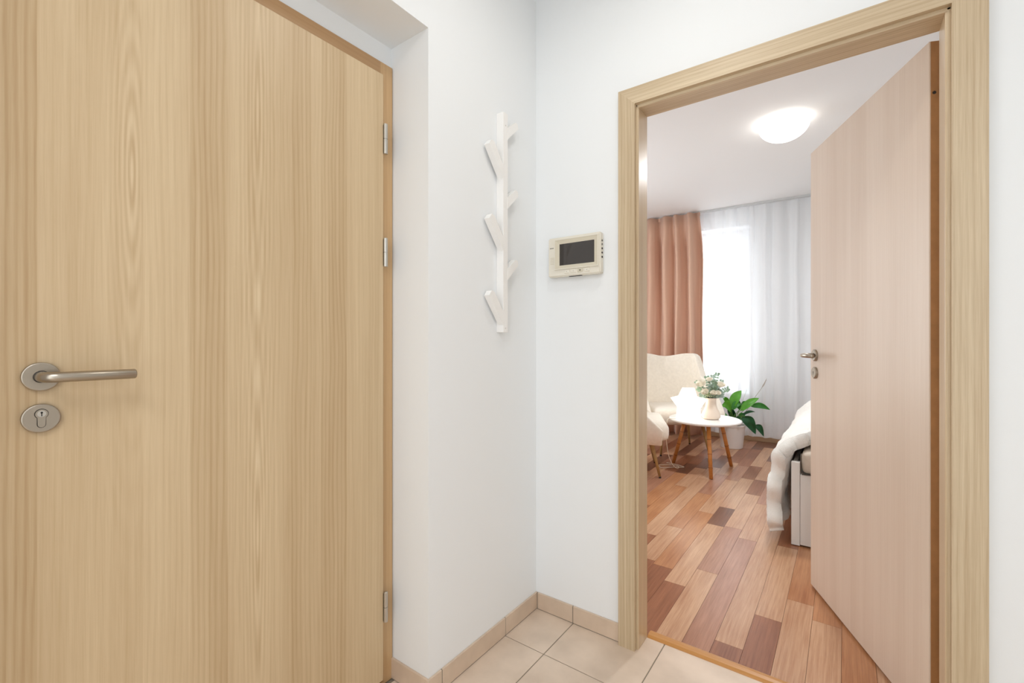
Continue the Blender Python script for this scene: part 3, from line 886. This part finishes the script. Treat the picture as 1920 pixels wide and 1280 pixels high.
def rose(c, r, ax):
    bm = bmesh.new(); ax = ax.normalized(); a = ax.orthogonal().normalized(); b = ax.cross(a)
    rr = random.Random(int(c.x * 1e4))
    for layer, (rad, hgt, npet, tilt) in enumerate(((1.0, .35, 7, .95), (.80, .5, 6, .7), (.58, .62, 5, .5), (.36, .7, 4, .3), (.18, .72, 3, .15))):
        for k in range(npet):
            th = 2 * math.pi * k / npet + layer * .6
            pts = []
            for jj in range(4):
                row = []
                for ii in range(5):
                    aa = th + (ii - 2) / 2 * (math.pi / npet) * 1.15
                    f = jj / 3
                    rad2 = r * rad * (.25 + .75 * f ** .7) * (1 - .05 * abs(ii - 2))
                    h = r * (-.35 + (hgt + .35) * f - .10 * (abs(ii - 2) / 2) ** 2 * f)
                    row.append(bm.verts.new(c + (a * math.cos(aa) + b * math.sin(aa)) * rad2 + ax * h))
                pts.append(row)
            for jj in range(3):
                for ii in range(4):
                    bm.faces.new((pts[jj][ii], pts[jj][ii + 1], pts[jj + 1][ii + 1], pts[jj + 1][ii]))
    return bm


tV = 3.96
flowers = [(1351, 722, 9, -.05), (1315, 720, 10.5, -.05), (1322, 735, 7.5, -.09), (1338, 737, 6.5, -.09), (1330, 712, 7, -.02), (1346, 737, 6, -.08)]
for u, v, r, dy in flowers:
    c = at(u, v, tV + dy)
    o = link('rose', rose(c, r * tV / 854, (c - (vs + Vector((0, -.02, .10)))) + Vector((.0, -.10, .02))), M_rose, bq, smooth=True)
    bm = bmesh.new(); mid_ = (vs + Vector((0, 0, .19))).lerp(c, .4) + Vector((0, 0, .01))
    tube(bm, [vs + Vector((0, 0, .11)), vs + Vector(((c - vs).x * .2, (c - vs).y * .2, .18)), c - Vector((0, 0, r * tV / 854 * .2))], .0022, n=5)
    link('stem', bm, M_stem, bq)
tips = [(1345, 700, 0), (1354, 712, .03), (1366, 728, .0), (1356, 741, -.02), (1308, 728, .02), (1312, 741, -.02), (1325, 706, .04), (1332, 722, -.07), (1340, 715, -.05), (1327, 727, -.08),
        (1338, 728, -.08), (1352, 733, -.05), (1318, 730, -.05), (1344, 724, .06), (1305, 715, .05), (1336, 704, 0)]
for q, (u, v, dy) in enumerate(tips):
    tip = at(u, v, tV + dy); bm = bmesh.new()
    s0 = vs + Vector((0, 0, .13)); s1 = vs + Vector(((tip - vs).x * .22, (tip - vs).y * .22, .188))
    path = smooth_path([s0, s1, s1.lerp(tip, .55) + Vector((0, 0, .008)), tip], 4)
    tube(bm, path, .0013, n=4)
    for k in range(5, len(path)):
        d = (path[k] - path[k - 1]).normalized()
        for sgn in (-1, 1):
            side = d.cross(Vector((rnd.uniform(-.4, .4), -1, rnd.uniform(-.4, .4)))).normalized() * sgn
            nrm = d.cross(side)
            rl = rnd.uniform(.011, .017) * (1.05 - .3 * k / len(path)); cc = path[k] + side * rl
            tl_ = nrm * rnd.uniform(-.5, .5)
            vsn = []
            for a_ in range(8):
                an = 2 * math.pi * a_ / 8
                vsn.append(bm.verts.new(cc + side * rl * math.cos(an) + (d + tl_).normalized() * rl * .85 * math.sin(an) + nrm * .002 * math.cos(2 * an)))
            bm.faces.new(vsn)
    link('eucalyptus_sprig', bm, M_euc[q % 2], bq)
for u, v in ((1323, 741), (1330, 743), (1338, 741), (1333, 738), (1326, 737)):
    bm = bmesh.new()
    for k in range(7):
        c = at(u + rnd.uniform(-4, 4), v + rnd.uniform(-3, 2), tV - .05 + rnd.uniform(-.02, .02))
        bmesh.ops.create_icosphere(bm, subdivisions=1, radius=.0055, matrix=Matrix.Translation(c))
    link('berry_cluster', bm, M_euc[2], bq, smooth=True)

# ------------------------------------------------------------------ potted peace lily
pp = Vector((-.955, 5.225, 0))
pot = thing('potted_plant', pp, 0, 'green peace lily in a white tapered pot in front of the sheer curtain', 'plant')
bm = bmesh.new()
lathe(bm, pp, [(.100, 0), (.104, .004), (.128, .225), (.134, .228), (.135, .243), (.132, .246), (.126, .243), (.122, .215)], n=48, cap1=False)
link('pot', bm, mat('white_pot', (232, 226, 222), .4), pot, smooth=False)
bm = bmesh.new(); lathe(bm, pp, [(.1225, .200), (.1225, .2155), (.06, .221), (.001, .222)], n=32, cap0=True, cap1=False)
link('soil', bm, mat('dark_soil', (60, 46, 36), .95, bump=.6, bscale=120, dist=.01), pot)
mgreens = [mat('leaf_bright', (92, 168, 48), .38, var=.18, vscale=25), mat('leaf_mid', (52, 130, 44), .36, var=.18, vscale=25), mat('leaf_deep', (30, 88, 52), .34, var=.2, vscale=25)]
M_pet = mat('leaf_stalk', (92, 138, 62), .5)


def leaf(base, tip, wpx, t, mi, droop=.2, stalk_from=None, facing=Vector((0, -1, .25))):
    w = wpx * t / 854 / 2
    d = tip - base; L_ = d.length; dn = d.normalized()
    side = dn.cross(facing).normalized(); nrm = side.cross(dn).normalized()
    if nrm.y > 0: nrm = -nrm
    bm = bmesh.new(); rows = []; n_ = 12
    for i in range(n_ + 1):
        f = i / n_
        ww = w * (math.sin(math.pi * min(1, f ** .80)) ** .85) * (1 if f < .98 else 0.0) + .0006
        c = base + d * f + Vector((0, 0, 1)) * (droop * L_ * math.sin(math.pi * f) * .5)
        row = []
        for k in range(-3, 4):
            q = k / 3
            row.append(bm.verts.new(c + side * ww * q + nrm * (-abs(q) ** 1.0 * ww * .35 + .10 * ww * math.sin(f * 9 + q * 2)) * -1 * .9))
        rows.append(row)
    for i in range(n_):
        for k in range(6):
            bm.faces.new((rows[i][k], rows[i][k + 1], rows[i + 1][k + 1], rows[i + 1][k]))
    lf_ = link('leaf', bm, mgreens[mi], pot, smooth=True)
    bm = bmesh.new()
    st0 = pp + Vector((rnd.uniform(-.035, .035), rnd.uniform(-.035, .035), .215))
    mid2 = st0.lerp(base, .5) + Vector((0, 0, .035))
    tube(bm, smooth_path([st0, mid2, base, base + d * .12 + Vector((0, 0, droop * L_ * .18))], 4), .0028, n=6)
    link('leaf_stalk', bm, M_pet, lf_)


T = 4.80
lv_ = [((1369, 768), (1390, 732), 17, T - .06, 0, .25), ((1366, 754), (1355, 743), 8, T - .04, 0, .1), ((1371, 772), (1350, 764), 15, T - .10, 0, .9),
       ((1372, 768), (1390, 758), 12, T - .08, 1, .6), ((1388, 770), (1423, 746), 13, T - .08, 0, .15), ((1407, 761), (1444, 768), 10.5, T - .02, 1, .25),
       ((1393, 780), (1417, 814), 19, T - .14, 2, .35), ((1416, 796), (1432, 818), 11, T - .06, 2, .45), ((1387, 768), (1381, 745), 9, T + .03, 1, .1),
       ((1391, 779), (1416, 772), 5, T - .04, 2, .3), ((1367, 782), (1355, 790), 13, T - .16, 1, .7), ((1378, 785), (1364, 768), 12, T + .05, 2, .3),
       ((1384, 790), (1398, 775), 10, T + .08, 1, .4), ((1374, 790), (1371, 764), 12, T + .10, 2, .3), ((1390, 760), (1400, 752), 6, T + .08, 1, .2),
       ((1378, 783), (1388, 795), 11, T - .17, 2, .6)]
for b_, t_, w_, dd_, mi, dr in lv_:
    leaf(at(b_[0], b_[1], dd_), at(t_[0], t_[1], dd_ - .03), w_, dd_, mi, dr)
bm = bmesh.new(); tube(bm, smooth_path([pp + Vector((.02, 0, .215)), at(1398, 772, T), at(1416, 744, T), at(1429, 726, T), at(1437, 712, T)], 5), .0022, n=5)
fs = link('flower_stalk', bm, mat('dry_stalk', (150, 146, 122), .7), pot)
bm = bmesh.new(); tube(bm, smooth_path([at(1428, 727, T), at(1433, 719, T), at(1437.5, 709, T)], 4), [.002, .004, .006, .007, .006, .005, .004, .002, .001], n=6)
link('withered_flower', bm, mat('dry_bract', (170, 160, 148), .8), fs)
bm = bmesh.new(); tube(bm, smooth_path([pp + Vector((.0, .02, .215)), at(1388, 768, T + .05), at(1393, 750, T + .05), at(1400, 731, T + .05)], 5), .0018, n=5)
link('flower_stalk', bm, mat('pale_stalk', (176, 186, 168), .7), pot)

# ------------------------------------------------------------------ bed
M_bedw = mat('white_bed_board', (226, 222, 216), .5)
BX, BY0, BY1, BXR = -.235, 2.92, 4.97, 1.22
bd = thing('bed', (.5, 3.95, 0), 0, 'white storage bed with beige mattress, half hidden by the open door', 'bed')
boxes('corner_post', [(BX, BX + .040, BY0, BY0 + .04, .004, .456)], M_bedw, bd, bevel=.0015)
boxes('corner_post', [(BX, BX + .040, BY1 - .04, BY1, .004, .456)], M_bedw, bd, bevel=.0015)
boxes('end_panel', [(BX + .0415, BXR, BY0 + .001, BY0 + .022, .010, .392)], M_bedw, bd, bevel=.0015)
boxes('side_panel', [(BX + .002, BX + .022, BY0 + .0415, BY1 - .041, .010, .44)], M_bedw, bd, bevel=.0015)
boxes('end_panel', [(BX + .0415, BXR, BY1 - .022, BY1, .010, .44)], M_bedw, bd, bevel=.0015)
boxes('side_panel', [(BXR - .02, BXR, BY0 + .023, BY1 - .023, .010, .44)], M_bedw, bd, bevel=.0015)
boxes('slat_base', [(BX + .025, BXR - .022, BY0 + .024, BY1 - .025, .33, .385)], M_bedw, bd)
bm = bmesh.new(); rounded_block(bm, BX + .045, BXR - .03, BY0 + .012, BY1 - .03, .393, .512, .03)
tag(link('mattress', bm, mat('beige_mattress_cloth', (214, 200, 184), .9, bump=.4, bscale=300, var=.08, vscale=30), bd, smooth=True), 'beige quilted mattress')
bm = bmesh.new()
bx_ = BX + .045; yb_ = BY0 - .004
tube(bm, smooth_path([Vector((bx_, yb_ + .03, .500)), Vector((bx_, yb_, .49)), Vector((bx_, yb_, .44)), Vector((bx_ + .001, yb_, .410)), Vector((bx_ + .014, yb_, .396)), Vector((bx_ + .04, yb_, .3955)),
                      Vector((bx_ + .40, yb_, .3955)), Vector((bx_ + .44, yb_, .40)), Vector((bx_ + .455, yb_, .42)), Vector((bx_ + .455, yb_, .50))], 4), .0028, n=6)
tag(link('mattress_bracket', bm, mat('dark_metal_rod', (92, 82, 72), .4, metal=.7), bd, smooth=True), 'thin dark metal mattress bracket')
boxes('plinth', [(BX + .02, BXR - .02, BY0 + .025, BY1 - .025, 0, .012)], M_steel_dark, bd)

# fluffy blanket draped over bed side
bm = bmesh.new()
import mathutils
path = [(.62, .582), (.35, .584), (.05, .586), (-.10, .582), (-.17, .572), (-.228, .545), (-.270, .488), (-.286, .41), (-.292, .33), (-.303, .25), (-.304, .18), (-.300, .115), (-.292, .075)]
sp_ = []
for i in range(len(path) - 1):
    for k in range(8):
        f = k / 8; sp_.append((path[i][0] * (1 - f) + path[i + 1][0] * f, path[i][1] * (1 - f) + path[i + 1][1] * f))
sp_.append(path[-1])
ny = 150; g = []
for j in range(ny + 1):
    fy = j / ny; row = []
    for i, (x, z) in enumerate(sp_):
        s = i / len(sp_)
        hang = max(0, (s - .42) / .58)
        y = (2.930 + .02 * math.sin(i * .35)) + fy * 1.92
        y += (1 - hang) * .10 * (1 - fy) * (1 if s < .3 else max(0, (.45 - s) / .15))
        nz_ = mathutils.noise.noise(Vector((x * 9, y * 9, z * 9))) * .018 + mathutils.noise.noise(Vector((x * 30, y * 30, z * 30))) * .006
        wave = .024 * math.sin(y * 15 + z * 5) * hang + .008 * math.sin(z * 55 + math.sin(y * 7) * 2) * hang
        row.append(bm.verts.new((x - (wave * .4 + .008) * min(1, hang * 6) - .004 - nz_ * .8 - .02 * hang * fy, y, z + nz_ * .7 + (.03 * math.sin(y * 6.1) * hang * hang))))
    g.append(row)
for j in range(ny):
    for i in range(len(sp_) - 1):
        bm.faces.new((g[j][i], g[j][i + 1], g[j + 1][i + 1], g[j + 1][i]))
bl_ = link('fluffy_blanket', bm, mat('white_fur', (246, 242, 234), .95, bump=.6, bscale=220, dist=.006, sheen=.5), smooth=True)
s = bl_.modifiers.new('s', 'SOLIDIFY'); s.thickness = .072; s.offset = 0
tag(bl_, 'white fluffy throw draped over the side of the bed', 'blanket')

# hall lamp above the frame, and an added unseen ring around the rear fill
for (x, y, r, lab) in ((-.40, .98, .13, 'small round white ceiling lamp of the hall near the entry door'), (.0, -.75, .45, 'large round white lamp ring added out of view around the rear hall fill light')):
    t = thing('ceiling_lamp', (x, y, H), 0, lab, 'ceiling lamp')
    bm = bmesh.new(); lathe(bm, (x, y, H), [(r, 0), (r + .012, -.02), (r + .012, -.10), (r + .002, -.10), (r + .002, -.03)], n=48, cap1=False)
    link('lamp_ring', bm, M_white, t)
